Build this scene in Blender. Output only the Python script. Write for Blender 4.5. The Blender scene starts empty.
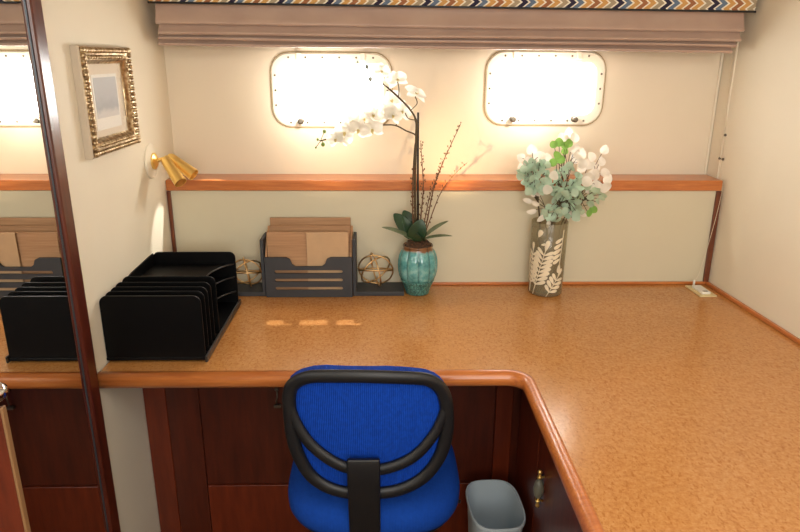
import bpy, bmesh, math, random
from mathutils import Vector, Matrix
random.seed(7)
COL = bpy.context.scene.collection
PI = math.pi
def V(*a): return Vector(a)

# ---------------------------------------------------------------- colour / materials
def lin(r, g, b):
    f = lambda c: (c/255/12.92) if c/255 <= .04045 else ((c/255+.055)/1.055)**2.4
    return (f(r), f(g), f(b), 1)
class NT:
    def __init__(s, name):
        s.m = bpy.data.materials.new(name); s.m.use_nodes = True
        s.t = s.m.node_tree; s.n = s.t.nodes; s.l = s.t.links
        s.b = s.n['Principled BSDF']
    def node(s, k, **kw):
        x = s.n.new(k)
        for a, v in kw.items():
            if a.startswith('i_'): x.inputs[a[2:].replace('_', ' ')].default_value = v
            else: setattr(x, a, v)
        return x
    def link(s, a, b): s.l.new(a, b)
    def coord(s, scale=(1,1,1), kind='Object'):
        tc = s.node('ShaderNodeTexCoord'); mp = s.node('ShaderNodeMapping')
        mp.inputs['Scale'].default_value = scale
        s.link(tc.outputs[kind], mp.inputs['Vector']); return mp.outputs['Vector']
    def ramp(s, fac, stops, interp='LINEAR'):
        r = s.node('ShaderNodeValToRGB'); r.color_ramp.interpolation = interp
        e = r.color_ramp.elements
        while len(e) < len(stops): e.new(.5)
        for x, (p, c) in zip(e, stops): x.position = p; x.color = c
        s.link(fac, r.inputs['Fac']); return r.outputs['Color']
    def bump(s, h, strength=.2, dist=.002):
        b = s.node('ShaderNodeBump'); b.inputs['Strength'].default_value = strength; b.inputs['Distance'].default_value = dist
        s.link(h, b.inputs['Height']); s.link(b.outputs['Normal'], s.b.inputs['Normal'])
    def noise(s, vec, scale, detail=4, rough=.5):
        n = s.node('ShaderNodeTexNoise'); n.inputs['Scale'].default_value = scale
        n.inputs['Detail'].default_value = detail; n.inputs['Roughness'].default_value = rough
        s.link(vec, n.inputs['Vector']); return n.outputs['Fac']
def plain(name, c, rough=.5, metal=0, var=0, vscale=40, spec=.5, bump=0, coat=0):
    t = NT(name); b = t.b
    b.inputs['Roughness'].default_value = rough; b.inputs['Metallic'].default_value = metal
    b.inputs['Specular IOR Level'].default_value = spec; b.inputs['Coat Weight'].default_value = coat
    f = t.noise(t.coord(), vscale, 4)
    k = 1 - var; c2 = (c[0]*k, c[1]*k, c[2]*k, 1)
    t.link(t.ramp(f, [(.35, c2), (.65, c)]), b.inputs['Base Color'])
    if bump: t.bump(f, bump, .001)
    return t.m
def wood(name, dark, light, scale=(2, 30, 30), rough=.35, coat=.3, spec=.5, contrast=(.3, .7)):
    t = NT(name)
    v = t.coord(scale); f = t.noise(v, 3.0, 6, .65)
    t.link(t.ramp(f, [(contrast[0], dark), (contrast[1], light)]), t.b.inputs['Base Color'])
    t.b.inputs['Roughness'].default_value = rough; t.b.inputs['Coat Weight'].default_value = coat
    t.b.inputs['Coat Roughness'].default_value = .21; t.b.inputs['Specular IOR Level'].default_value = spec
    return t.m
def fabric(name, c, rough=.9, k=.85, scale=600, bs=.3):
    t = NT(name)
    v = t.coord(); w = t.node('ShaderNodeTexWave', wave_type='BANDS', bands_direction='X')
    w.inputs['Scale'].default_value = scale/6.28; t.link(v, w.inputs['Vector'])
    n = t.noise(v, 120, 3)
    t.link(t.ramp(n, [(.3, (c[0]*k, c[1]*k, c[2]*k, 1)), (.7, c)]), t.b.inputs['Base Color'])
    t.b.inputs['Roughness'].default_value = rough; t.b.inputs['Sheen Weight'].default_value = .0
    t.b.inputs['Specular IOR Level'].default_value = .2
    t.bump(w.outputs['Fac'], bs, .001)
    return t.m

def wallmat(name, c, bscale=900):
    t = NT(name); v = t.coord()
    n = t.noise(v, 2.2, 3); n2 = t.noise(v, bscale, 2)
    t.link(t.ramp(n, [(.3, (c[0]*.93, c[1]*.92, c[2]*.90, 1)), (.7, c)]), t.b.inputs['Base Color'])
    t.b.inputs['Roughness'].default_value = .6; t.b.inputs['Specular IOR Level'].default_value = .25
    t.bump(n2, .15, .001)
    return t.m
M = {}
M['wall_cream'] = wallmat('cream_vinyl', lin(240, 232, 212))
M['wall_back'] = wallmat('warm_cream_vinyl', lin(238, 226, 204))
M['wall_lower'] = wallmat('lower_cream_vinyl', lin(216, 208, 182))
M['ceiling'] = wallmat('ceiling_vinyl', lin(232, 226, 210))
M['carpet'] = plain('floor_carpet', lin(120, 90, 62), .95, var=.3, vscale=300)
M['teak'] = wood('teak_trim', lin(176, 94, 42), lin(210, 130, 66), (3, 40, 40), .3, .35)
M['teak_y'] = wood('teak_trim_depth', lin(176, 94, 42), lin(210, 130, 66), (40, 3, 40), .3, .35)
M['dark_trim'] = wood('dark_trim', lin(92, 44, 24), lin(124, 66, 36), (30, 30, 3), .35, .2)
M['mahogany'] = wood('mahogany', lin(84, 28, 10), lin(116, 44, 18), (14, 14, 1.6), .38, .25)
M['mahogany_dark'] = wood('mahogany_dark', lin(62, 20, 8), lin(88, 32, 14), (14, 14, 1.6), .4, .2)
M['mahogany_frame'] = wood('mahogany_frame', lin(62, 22, 14), lin(98, 40, 26), (20, 20, 2), .28, .5)
M['edge_band'] = plain('tan_edge_band', lin(136, 100, 64), .5)
M['seal'] = plain('putty_seal', lin(186, 164, 120), .6)
M['mirror'] = plain('mirror_silver', (.86, .87, .86, 1), .0, 1.0)
M['steel'] = plain('blue_grey_steel', lin(64, 70, 78), .3, .3)
M['gasket'] = plain('dark_gasket', lin(40, 44, 50), .35)
M['black'] = plain('black_plastic', lin(4, 4, 5), .45, var=.2, spec=.18)
M['black_frame'] = plain('black_chair_plastic', lin(20, 21, 24), .45, var=.1, spec=.5)
M['black_rail'] = plain('black_rail_plastic', lin(46, 44, 42), .3, var=.1)
M['slate'] = plain('slate_paint', lin(58, 60, 64), .55, var=.12)
M['kraftwood'] = wood('light_brown_wood', lin(160, 118, 82), lin(192, 150, 110), (2, 20, 40), .6, 0)
M['kraft'] = plain('kraft_paper', lin(198, 164, 126), .8, var=.06)
M['gold'] = plain('gold_metal', lin(216, 180, 128), .35, 1.0)
M['brass'] = plain('polished_brass', lin(255, 218, 132), .28, .85)
M['brass_in'] = plain('brass_inside', lin(214, 150, 80), .4, .7)
M['chrome'] = plain('chrome', lin(215, 218, 225), .08, 1.0)
M['cream_metal'] = plain('cream_window_frame', lin(246, 240, 222), .45)
M['screw'] = plain('screw_steel', lin(120, 112, 100), .35, .8)
M['bluefab'] = fabric('blue_seat_fabric', lin(14, 66, 160), scale=300, bs=.25)
M['bluemesh'] = fabric('blue_back_fabric', lin(10, 68, 180), scale=500, bs=1.0, k=.7)
M['grip'] = plain('grey_ceramic', lin(120, 120, 106), .3)
M['bin'] = plain('grey_blue_plastic', lin(188, 202, 210), .45)
M['white'] = plain('white_plastic', lin(240, 238, 230), .4)
M['cream_plate'] = plain('cream_plate', lin(226, 208, 158), .5)
M['cord'] = plain('pale_cord', lin(226, 214, 188), .5)
M['moss'] = plain('brown_moss', lin(84, 56, 34), .9, var=.5, vscale=200, bump=.6)
M['leaf_dark'] = plain('dark_green_leaf', lin(40, 70, 42), .38, var=.35, vscale=30)
M['leaf_grey'] = plain('grey_green_leaf', lin(104, 116, 82), .5, var=.3, vscale=30)
M['stem'] = plain('brown_stem', lin(86, 70, 42), .7, var=.3, vscale=120)
M['stake'] = plain('dark_stake', lin(46, 36, 24), .6)
M['twig'] = plain('red_brown_twig', lin(120, 84, 56), .8, var=.35, vscale=150)
M['bud_green'] = plain('green_bud', lin(120, 150, 70), .5)
M['bud_grey'] = plain('grey_green_bud', lin(150, 158, 146), .5)

def petal(name, c, tr=.35):
    t = NT(name); t.b.inputs['Base Color'].default_value = c; t.b.inputs['Roughness'].default_value = .6
    tl = t.node('ShaderNodeBsdfTranslucent'); tl.inputs['Color'].default_value = c
    mx = t.node('ShaderNodeMixShader'); mx.inputs['Fac'].default_value = tr
    out = t.n['Material Output']
    t.link(t.b.outputs['BSDF'], mx.inputs[1]); t.link(tl.outputs['BSDF'], mx.inputs[2]); t.link(mx.outputs[0], out.inputs['Surface'])
    n = t.noise(t.coord(), 60, 3)
    t.link(t.ramp(n, [(.3, (c[0]*.86, c[1]*.88, c[2]*.84, 1)), (.7, c)]), t.b.inputs['Base Color'])
    return t.m
M['petal'] = petal('white_orchid_petal', lin(250, 247, 238))
M['petal_lip'] = petal('cream_orchid_lip', lin(232, 214, 150))
M['coin'] = petal('white_coin_leaf', lin(246, 238, 226))
M['euc'] = petal('sea_green_leaf', lin(198, 222, 200), .25)
M['euc2'] = petal('pale_green_leaf', lin(196, 214, 186), .25)
M['lime'] = petal('lime_leaf', lin(142, 190, 92), .3)
M['ivory'] = plain('ivory_enamel', lin(236, 224, 196), .4, var=.12, vscale=50)

def m_desk():
    t = NT('speckled_tan_laminate'); v = t.coord((1, 1, 1))
    n1 = t.noise(v, 130, 4, .7); n2 = t.noise(v, 3, 2)
    mp = t.node('ShaderNodeMapping'); mp.inputs['Scale'].default_value = (1, .45, 1); mp.inputs['Rotation'].default_value = (0, 0, .7)
    t.link(v, mp.inputs['Vector'])
    fl = t.noise(mp.outputs['Vector'], 210, 3, .6)
    c1 = t.ramp(n1, [(.35, lin(186, 124, 66)), (.5, lin(200, 140, 78)), (.66, lin(208, 152, 92))])
    sp = t.ramp(fl, [(.56, (0, 0, 0, 1)), (.66, (.8, .8, .8, 1))])
    mx = t.node('ShaderNodeMixRGB'); mx.blend_type = 'MIX'
    t.link(sp, mx.inputs['Fac']); t.link(c1, mx.inputs[1]); mx.inputs[2].default_value = lin(172, 106, 44)
    c3 = t.node('ShaderNodeMixRGB'); c3.blend_type = 'MULTIPLY'; c3.inputs['Fac'].default_value = 1
    t.link(mx.outputs[0], c3.inputs[1]); t.link(t.ramp(n2, [(.3, (.93, .92, .90, 1)), (.7, (.99, .98, .96, 1))]), c3.inputs[2])
    t.link(c3.outputs[0], t.b.inputs['Base Color'])
    t.b.inputs['Roughness'].default_value = .21; t.b.inputs['Specular IOR Level'].default_value = .7
    t.bump(n1, .04, .001)
    return t.m
M['desk'] = m_desk()

def m_shade():
    t = NT('mauve_shade_fabric'); v = t.coord((3, 4, 4)); n = t.noise(v, 3, 3)
    t.link(t.ramp(n, [(.3, lin(176, 148, 132)), (.7, lin(188, 160, 142))]), t.b.inputs['Base Color'])
    t.b.inputs['Roughness'].default_value = .55; t.b.inputs['Sheen Weight'].default_value = .3
    t.b.inputs['Roughness'].default_value = .42
    return t.m
M['shade'] = m_shade()

def m_chevron():
    t = NT('chevron_fabric')
    tc = t.node('ShaderNodeTexCoord'); sx = t.node('ShaderNodeSeparateXYZ'); t.link(tc.outputs['Object'], sx.inputs[0])
    def math_(op, a, b=None):
        n = t.node('ShaderNodeMath', operation=op)
        for i, q in enumerate((a, b)):
            if q is None: continue
            if isinstance(q, (int, float)): n.inputs[i].default_value = q
            else: t.link(q, n.inputs[i])
        return n.outputs[0]
    pp = math_('PINGPONG', math_('ADD', sx.outputs['Z'], .004), .014)
    u = math_('ADD', sx.outputs['X'], math_('MULTIPLY', pp, -1.3))
    fr = math_('FRACT', math_('DIVIDE', u, .135))
    W = lin(235, 228, 210); N = lin(40, 34, 58); B = lin(100, 118, 140); O = lin(206, 156, 90); G = lin(168, 152, 124); R_ = lin(160, 104, 66)
    st = []; seq = [O, R_, O, G, N, B]
    for i, c in enumerate(seq):
        st += [(i/6, W), (i/6+.045, c)]
    col = t.ramp(fr, st, 'CONSTANT'); t.link(col, t.b.inputs['Base Color']); t.b.inputs['Roughness'].default_value = .85
    return t.m
M['chevron'] = m_chevron()

def m_pane():
    t = NT('glowing_acrylic'); out = t.n['Material Output']
    tr = t.node('ShaderNodeBsdfTransparent'); em = t.node('ShaderNodeEmission')
    em.inputs['Color'].default_value = (1, .985, .96, 1); em.inputs['Strength'].default_value = 28  # the pane itself emits, standing in for daylight outside
    mx = t.node('ShaderNodeMixShader'); mx.inputs['Fac'].default_value = .5
    t.link(tr.outputs[0], mx.inputs[1]); t.link(em.outputs[0], mx.inputs[2]); t.link(mx.outputs[0], out.inputs['Surface'])
    return t.m
M['pane'] = m_pane()

def m_glass(name, col, tr=.6, rough=.03):
    t = NT(name); out = t.n['Material Output']
    g = t.node('ShaderNodeBsdfGlossy'); g.inputs['Roughness'].default_value = rough
    tr_ = t.node('ShaderNodeBsdfTransparent'); tr_.inputs['Color'].default_value = col
    l0 = t.node('ShaderNodeLayerWeight'); l0.inputs['Blend'].default_value = .5
    l1 = t.node('ShaderNodeMath', operation='POWER'); l1.inputs[1].default_value = 4; t.link(l0.outputs['Facing'], l1.inputs[0])
    lw = t.node('ShaderNodeMath', operation='MULTIPLY_ADD'); lw.inputs[1].default_value = .5; lw.inputs[2].default_value = .03; t.link(l1.outputs[0], lw.inputs[0])
    mx = t.node('ShaderNodeMixShader')
    t.link(lw.outputs[0], mx.inputs['Fac']); t.link(tr_.outputs[0], mx.inputs[1]); t.link(g.outputs[0], mx.inputs[2])
    t.b.inputs['Base Color'].default_value = lin(172, 164, 136); t.b.inputs['Roughness'].default_value = .2
    m2 = t.node('ShaderNodeMixShader'); m2.inputs['Fac'].default_value = 1-tr
    t.link(mx.outputs[0], m2.inputs[1]); t.link(t.b.outputs[0], m2.inputs[2]); t.link(m2.outputs[0], out.inputs['Surface'])
    return t.m
M['smoke_glass'] = m_glass('smoked_glass', lin(244, 241, 230), .74)
M['clear_glass'] = m_glass('picture_glass', (1, 1, 1, 1), 1.0)

def m_teal():
    t = NT('turquoise_glaze'); tc = t.node('ShaderNodeTexCoord'); sx = t.node('ShaderNodeSeparateXYZ'); t.link(tc.outputs['Object'], sx.inputs[0])
    n = t.noise(tc.outputs['Object'], 45, 5, .65)
    base = t.ramp(n, [(.3, lin(58, 128, 132)), (.5, lin(96, 166, 166)), (.72, lin(146, 198, 194))])
    a = t.node('ShaderNodeMath', operation='MULTIPLY'); t.link(n, a.inputs[0]); a.inputs[1].default_value = .02
    b = t.node('ShaderNodeMath', operation='ADD'); t.link(a.outputs[0], b.inputs[0]); t.link(sx.outputs['Z'], b.inputs[1])
    k = t.node('ShaderNodeMapRange'); k.inputs['From Min'].default_value = .150; k.inputs['From Max'].default_value = .164
    t.link(b.outputs[0], k.inputs['Value'])
    br = t.ramp(k.outputs[0], [(0, (0, 0, 0, 1)), (.3, (.3, .3, .3, 1)), (.55, (1, 1, 1, 1))])
    mx = t.node('ShaderNodeMixRGB'); t.link(br, mx.inputs['Fac']); t.link(base, mx.inputs[1]); mx.inputs[2].default_value = lin(128, 84, 50)
    def mt(op, x, y=None):
        q = t.node('ShaderNodeMath', operation=op)
        for i, v_ in enumerate((x, y)):
            if v_ is None: continue
            if isinstance(v_, (int, float)): q.inputs[i].default_value = v_
            else: t.link(v_, q.inputs[i])
        return q.outputs[0]
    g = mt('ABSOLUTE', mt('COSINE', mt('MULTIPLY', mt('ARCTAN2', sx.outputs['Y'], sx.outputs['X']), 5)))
    gm = t.node('ShaderNodeMixRGB'); gm.blend_type = 'MULTIPLY'; gm.inputs['Fac'].default_value = 1  # shade in the grooves between lobes, painted into the glaze colour
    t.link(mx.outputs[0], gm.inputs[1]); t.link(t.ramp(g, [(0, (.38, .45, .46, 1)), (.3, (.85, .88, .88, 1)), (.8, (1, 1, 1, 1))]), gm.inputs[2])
    t.link(gm.outputs[0], t.b.inputs['Base Color']); t.b.inputs['Roughness'].default_value = .18; t.b.inputs['Coat Weight'].default_value = .5
    return t.m
M['teal'] = m_teal()
def m_tealrelief():
    t = NT('turquoise_relief'); v = t.coord()
    vo = t.node('ShaderNodeTexVoronoi', feature='DISTANCE_TO_EDGE'); vo.inputs['Scale'].default_value = 110
    n = t.noise(v, 60, 3); mm = t.node('ShaderNodeMixRGB'); mm.inputs['Fac'].default_value = .03
    nz = t.node('ShaderNodeTexNoise'); nz.inputs['Scale'].default_value = 50; t.link(v, nz.inputs['Vector'])
    t.link(v, mm.inputs[1]); t.link(nz.outputs['Color'], mm.inputs[2]); t.link(mm.outputs[0], vo.inputs['Vector'])
    t.link(t.ramp(vo.outputs['Distance'], [(.02, lin(44, 84, 80)), (.2, lin(96, 160, 150))]), t.b.inputs['Base Color'])
    t.b.inputs['Roughness'].default_value = .3; t.bump(vo.outputs['Distance'], .8, .004)
    return t.m
M['teal_relief'] = m_tealrelief()
def m_champ():
    t = NT('champagne_leaf'); v = t.coord(); n = t.noise(v, 90, 4)
    t.link(t.ramp(n, [(.3, lin(120, 92, 62)), (.55, lin(190, 168, 132)), (.75, lin(226, 214, 186))]), t.b.inputs['Base Color'])
    t.b.inputs['Metallic'].default_value = .85; t.b.inputs['Roughness'].default_value = .28
    return t.m
M['champ'] = m_champ()
M['champ_side'] = plain('pale_silver_wood', lin(206, 194, 176), .35, .4)
M['mat_board'] = plain('cream_mat', lin(232, 220, 200), .8)
def m_print():
    t = NT('faded_landscape_print'); tc = t.node('ShaderNodeTexCoord'); sx = t.node('ShaderNodeSeparateXYZ'); t.link(tc.outputs['Generated'], sx.inputs[0])
    n = t.noise(tc.outputs['Generated'], 5, 4)
    a = t.node('ShaderNodeMath', operation='MULTIPLY_ADD'); t.link(n, a.inputs[0]); a.inputs[1].default_value = .35; t.link(sx.outputs['Z'], a.inputs[2])
    t.link(t.ramp(a.outputs[0], [(.25, lin(214, 214, 214)), (.45, lin(172, 180, 188)), (.7, lin(190, 196, 204)), (1, lin(196, 202, 208))]), t.b.inputs['Base Color'])
    t.b.inputs['Roughness'].default_value = .7
    return t.m
M['print'] = m_print()

# ---------------------------------------------------------------- mesh helpers
class MB:
    def __init__(s): s.bm = bmesh.new()
    def quadbox(s, x0, x1, y0, y1, z0, z1):
        v = [s.bm.verts.new((x, y, z)) for z in (z0, z1) for x, y in ((x0, y0), (x1, y0), (x1, y1), (x0, y1))]
        for f in ((3,2,1,0), (4,5,6,7), (0,1,5,4), (1,2,6,5), (2,3,7,6), (3,0,4,7)): s.bm.faces.new([v[i] for i in f])
        return s
    def prism(s, pts, mapf, h0, h1):
        """pts: 2-D outline; mapf(a, b, h) -> 3-D point"""
        a = [s.bm.verts.new(mapf(p[0], p[1], h0)) for p in pts]; b = [s.bm.verts.new(mapf(p[0], p[1], h1)) for p in pts]
        n = len(pts)
        s.bm.faces.new(a[::-1]); s.bm.faces.new(b)
        for i in range(n): s.bm.faces.new((a[i], a[(i+1) % n], b[(i+1) % n], b[i]))
        return s
    def tube(s, pts, r, n=8, closed=False, cap=True, flat=1.0):
        pts = [Vector(p) for p in pts]; k = len(pts)
        rs = r if isinstance(r, (list, tuple)) else [r]*k
        rings = []; nrm = None
        for i in range(k):
            if closed: t = (pts[(i+1) % k]-pts[i-1])
            else: t = pts[min(i+1, k-1)]-pts[max(i-1, 0)]
            t.normalize()
            if nrm is None:
                nrm = t.orthogonal().normalized()
                if isinstance(flat, tuple): nrm = (Vector(flat[1]) - t*t.dot(Vector(flat[1]))).normalized()
            else:
                nrm = (nrm - t*nrm.dot(t))
                if isinstance(flat, tuple): nrm = (Vector(flat[1]) - t*t.dot(Vector(flat[1])))
                nrm.normalize()
            bn = t.cross(nrm); fl = flat[0] if isinstance(flat, tuple) else flat
            rings.append([s.bm.verts.new(pts[i]+rs[i]*(math.cos(2*PI*j/n)*nrm*fl+math.sin(2*PI*j/n)*bn)) for j in range(n)])
        for i in range(k if closed else k-1):
            A, B = rings[i], rings[(i+1) % k]
            for j in range(n): s.bm.faces.new((A[j], A[(j+1) % n], B[(j+1) % n], B[j]))
        if cap and not closed: s.bm.faces.new(rings[0][::-1]); s.bm.faces.new(rings[-1])
        return s
    def lathe(s, prof, o=(0,0,0), axis=(0,0,1), n=32, lobe=None, cap=(True, True)):
        o = Vector(o); ax = Vector(axis).normalized(); u = ax.orthogonal().normalized(); w = ax.cross(u)
        if abs(ax.z) > .99: u, w = V(1,0,0), V(0,1,0)
        rings = []
        for i, (r, h) in enumerate(prof):
            ring = []
            for j in range(n):
                a = 2*PI*j/n; rr = r*(lobe(a, h) if lobe else 1)
                ring.append(s.bm.verts.new(o+ax*h+rr*(math.cos(a)*u+math.sin(a)*w)))
            rings.append(ring)
        for A, B in zip(rings, rings[1:]):
            for j in range(n): s.bm.faces.new((A[j], A[(j+1) % n], B[(j+1) % n], B[j]))
        if cap[0]: s.bm.faces.new(rings[0][::-1])
        if cap[1]: s.bm.faces.new(rings[-1])
        return s
    def ball(s, c, r, seg=10, squash=1.0):
        m = Matrix.Translation(Vector(c)) @ Matrix.Diagonal((r, r, r*squash, 1))
        bmesh.ops.create_uvsphere(s.bm, u_segments=seg, v_segments=max(6, seg//2+1), radius=1, matrix=m); return s
    def leaf(s, c, d, nrm, L, W, curl=.15, rnd=0.5, nseg=6):
        """leaf starting at c, growing along d, face normal nrm"""
        c, d, nrm = Vector(c), Vector(d).normalized(), Vector(nrm)
        side = d.cross(nrm)
        if side.length < 1e-4: side = d.orthogonal()
        side.normalize(); nr = side.cross(d).normalized()
        rows = []
        for i in range(nseg+1):
            t = i/nseg
            w = W*.5*math.sin(PI*t**(rnd if rnd > 0 else 1))**.5 if 0 < i < nseg else W*.06
            p = c+d*L*t+nr*(-curl*L*(t-.3)**2)
            rows.append([s.bm.verts.new(p-side*w+nr*w*.25), s.bm.verts.new(p), s.bm.verts.new(p+side*w+nr*w*.25)])
        for A, B in zip(rows, rows[1:]):
            s.bm.faces.new((A[0], A[1], B[1], B[0])); s.bm.faces.new((A[1], A[2], B[2], B[1]))
        return s
    def obj(s, name, mat, parent=None, smooth=False, loc=None, bevel=0, subsurf=0, solid=0, angle=None):
        bmesh.ops.recalc_face_normals(s.bm, faces=s.bm.faces[:])
        me = bpy.data.meshes.new(name); s.bm.to_mesh(me); s.bm.free()
        me.materials.append(M[mat] if isinstance(mat, str) else mat)
        if smooth:
            for p in me.polygons: p.use_smooth = True
        o = bpy.data.objects.new(name, me); COL.objects.link(o)
        if parent: o.parent = parent
        if loc: o.location = loc
        if solid: m = o.modifiers.new('s', 'SOLIDIFY'); m.thickness = solid; m.offset = 0
        if bevel:
            m = o.modifiers.new('b', 'BEVEL'); m.width = bevel; m.segments = 3; m.limit_method = 'ANGLE'; m.angle_limit = .6
            for p in me.polygons: p.use_smooth = True
            m.harden_normals = True
        if subsurf: m = o.modifiers.new('u', 'SUBSURF'); m.levels = m.render_levels = subsurf
        if smooth and angle:
            bm = bmesh.new(); bm.from_mesh(me)
            for e in bm.edges:
                if len(e.link_faces) == 2 and e.calc_face_angle(0) > angle: e.smooth = False
            bm.to_mesh(me); bm.free()
        return o
def box(name, mat, x0, x1, y0, y1, z0, z1, parent=None, bevel=0):
    return MB().quadbox(x0, x1, y0, y1, z0, z1).obj(name, mat, parent, bevel=bevel)
def empty(name, loc=(0,0,0)):
    o = bpy.data.objects.new(name, None); o.empty_display_size = .05; COL.objects.link(o); o.location = loc; return o
def tag(o, label, cat, group=None):
    o['label'] = label; o['category'] = cat
    if group: o['group'] = group
    return o
def structure(o, label=None, cat=None):
    o['kind'] = 'structure'
    if label: o['label'] = label
    if cat: o['category'] = cat
    return o
def seat_at(root, loc):
    """give an origin at the thing's base while its parts keep their world coordinates"""
    root.location = loc
    for c in root.children:
        c.matrix_parent_inverse = Matrix.Translation(-Vector(loc))
def catmull(pts, n=8, closed=False):
    P = [Vector(p) for p in pts]; out = []; k = len(P)
    g = (lambda i: P[i % k]) if closed else (lambda i: P[max(0, min(k-1, i))])
    for i in range(k if closed else k-1):
        a, b, c, d = g(i-1), g(i), g(i+1), g(i+2)
        for j in range(n):
            t = j/n
            out.append(.5*((2*b)+(c-a)*t+(2*a-5*b+4*c-d)*t*t+(3*b-a-3*c+d)*t**3))
    if not closed: out.append(P[-1])
    return out
def rrect(hw, hh, r, cx=0, cy=0, n=7):
    o = []
    for sx, sy, a0 in ((1,1,0), (-1,1,PI/2), (-1,-1,PI), (1,-1,3*PI/2)):
        for j in range(n):
            a = a0+PI/2*j/(n-1); o.append((cx+sx*(hw-r)+r*math.cos(a), cy+sy*(hh-r)+r*math.sin(a)))
    return o

# ---------------------------------------------------------------- the room
XL, YB, YL, DT = -.675, 2.127, 2.02, .75       # left wall, upper back wall, lower back wall face, desk top height
def xr(y): return 1.062+(2.02-y)*.05            # the right wall flares towards the camera
REAR, CEIL = -1.6, 2.0
structure(box('floor', 'carpet', -.8, 1.4, REAR, 2.3, -.03, 0))
structure(box('ceiling', 'ceiling', -.8, 1.4, REAR, 2.3, CEIL, CEIL+.03))
structure(box('wall_left', 'wall_cream', XL-.05, XL, REAR, 2.26, 0, CEIL))
structure(MB().prism([(xr(2.26), 2.26), (xr(REAR), REAR), (xr(REAR)+.05, REAR), (xr(2.26)+.05, 2.26)], lambda a, b, h: V(a, b, h), 0, CEIL).obj('wall_right', 'wall_cream'))
structure(box('wall_rear', 'wall_cream', -.8, 1.4, REAR-.05, REAR, 0, CEIL))
WINS = [(-.166, 1.358), (.502, 1.366)]
WT = .085
def wall_back():
    bm = bmesh.new(); loops = []
    outs = [(XL, 1.05), (1.056, 1.05), (1.056, CEIL), (XL, CEIL)]
    rings = [outs]+[rrect(.160, .080, .032, cx, cz) for cx, cz in WINS]
    for y in (YB, YB+WT):
        ed = []; vr = []
        for r in rings:
            vs = [bm.verts.new((p[0], y, p[1])) for p in r]; vr.append(vs)
            ed += [bm.edges.new((vs[i], vs[(i+1) % len(vs)])) for i in range(len(vs))]
        bmesh.ops.triangle_fill(bm, use_beauty=True, use_dissolve=False, edges=ed); loops.append(vr)
    for A, B in zip(*loops):
        for i in range(len(A)): bm.faces.new((A[i], A[(i+1) % len(A)], B[(i+1) % len(A)], B[i]))
    mb = MB(); mb.bm.free(); mb.bm = bm
    return mb.obj('wall_back', 'wall_back')
structure(wall_back())
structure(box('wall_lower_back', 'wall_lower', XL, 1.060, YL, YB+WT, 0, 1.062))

for i, (cx, cz) in enumerate(WINS):
    w = structure(empty('window_%d' % (i+1), (cx, YB, cz)))
    fr = MB(); n = 7
    O = rrect(.187, .112, .058, n=n); O2 = rrect(.183, .108, .054, n=n); I2 = rrect(.165, .085, .034, n=n); I = rrect(.159, .079, .031, n=n)
    prof = [(O, -.0005), (O, -.006), (O2, -.010), (I2, -.010), (I, -.006), (I, .084)]
    rs = [[fr.bm.verts.new((p[0], y, p[1])) for p in L] for L, y in prof]
    for A, B in zip(rs, rs[1:]):
        for j in range(len(A)): fr.bm.faces.new((A[j], A[(j+1) % len(A)], B[(j+1) % len(A)], B[j]))
    frame = fr.obj('window_frame', 'cream_metal', w, smooth=True, angle=.6)
    seal = MB().tube([(p[0], -.003, p[1]) for p in rrect(.189, .114, .060, n=n)], .0016, 6, closed=True).obj('frame_seal', M['seal'], w)
    pane = MB().prism(rrect(.159, .079, .031, n=n), lambda a, b, h: V(a, h, b), .052, .058).obj('pane', 'pane', w)
    for k in range(18):
        pts = rrect(.178, .098, .042, n=2)
        # screws spaced round the flange
        per = [(-.13+.052*j, .098) for j in range(6)]+[(-.13+.052*j, -.098) for j in range(6)]+[(s*.174, z) for s in (-1, 1) for z in (-.045, 0, .045)]
        px, pz = per[k]
        MB().lathe([(.0034, 0), (.0030, .0014), (.001, .0018)], (px, -.010, pz), (0, -1, 0), 10).obj('screw', 'screw', frame, smooth=True)
    for sx in (-1, 1):
        MB().quadbox(sx*.098-.008, sx*.098+.008, -.018, -.009, .088, .112).obj('hinge', 'cream_metal', w, bevel=.003)
        kn = MB().lathe([(.009, 0), (.009, .008), (.006, .011), (.006, .016), (.0085, .018), (.0085, .024), (.005, .027)], (sx*.098, -.008, -.093), (0, -1, 0), 16)
        kn.obj('latch_knob', 'screw', w, smooth=True, angle=.7)
# trims of the room
structure(box('trim_1', 'teak', XL+.001, 1.060, YL-.007, YL-.0005, DT+.001, DT+.010, bevel=.002))
structure(MB().prism([(xr(2.01)-.001, 2.012), (xr(REAR+.6)-.001, REAR+.6), (xr(REAR+.6)-.011, REAR+.6), (xr(2.01)-.011, 2.012)], lambda a, b, h: V(a, b, h), DT+.001, DT+.012).obj('trim_2', 'teak_y', bevel=.002))
structure(box('trim_3', 'dark_trim', 1.043, 1.060, YL-.010, YL-.0005, DT+.011, 1.061, bevel=.002))
structure(box('trim_4', 'dark_trim', XL+.001, XL+.012, YL-.010, YL-.0005, DT+.011, 1.061, bevel=.002))
structure(box('trim_5', 'wall_cream', 1.048, 1.0555, YB-.006, YB-.0005, 1.09, 1.6, bevel=.002))
xs = xr(2.05)
structure(box('trim_6', 'wall_cream', xs-.004, xs+.004, 2.052, 2.056, 1.09, 1.8))

# ledge under the portholes
tag(box('window_ledge', 'teak', XL+.001, 1.0565, 2.010, YB-.001, 1.0625, 1.0955, bevel=.003), 'long orange-brown teak ledge running under both portholes', 'shelf')

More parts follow.
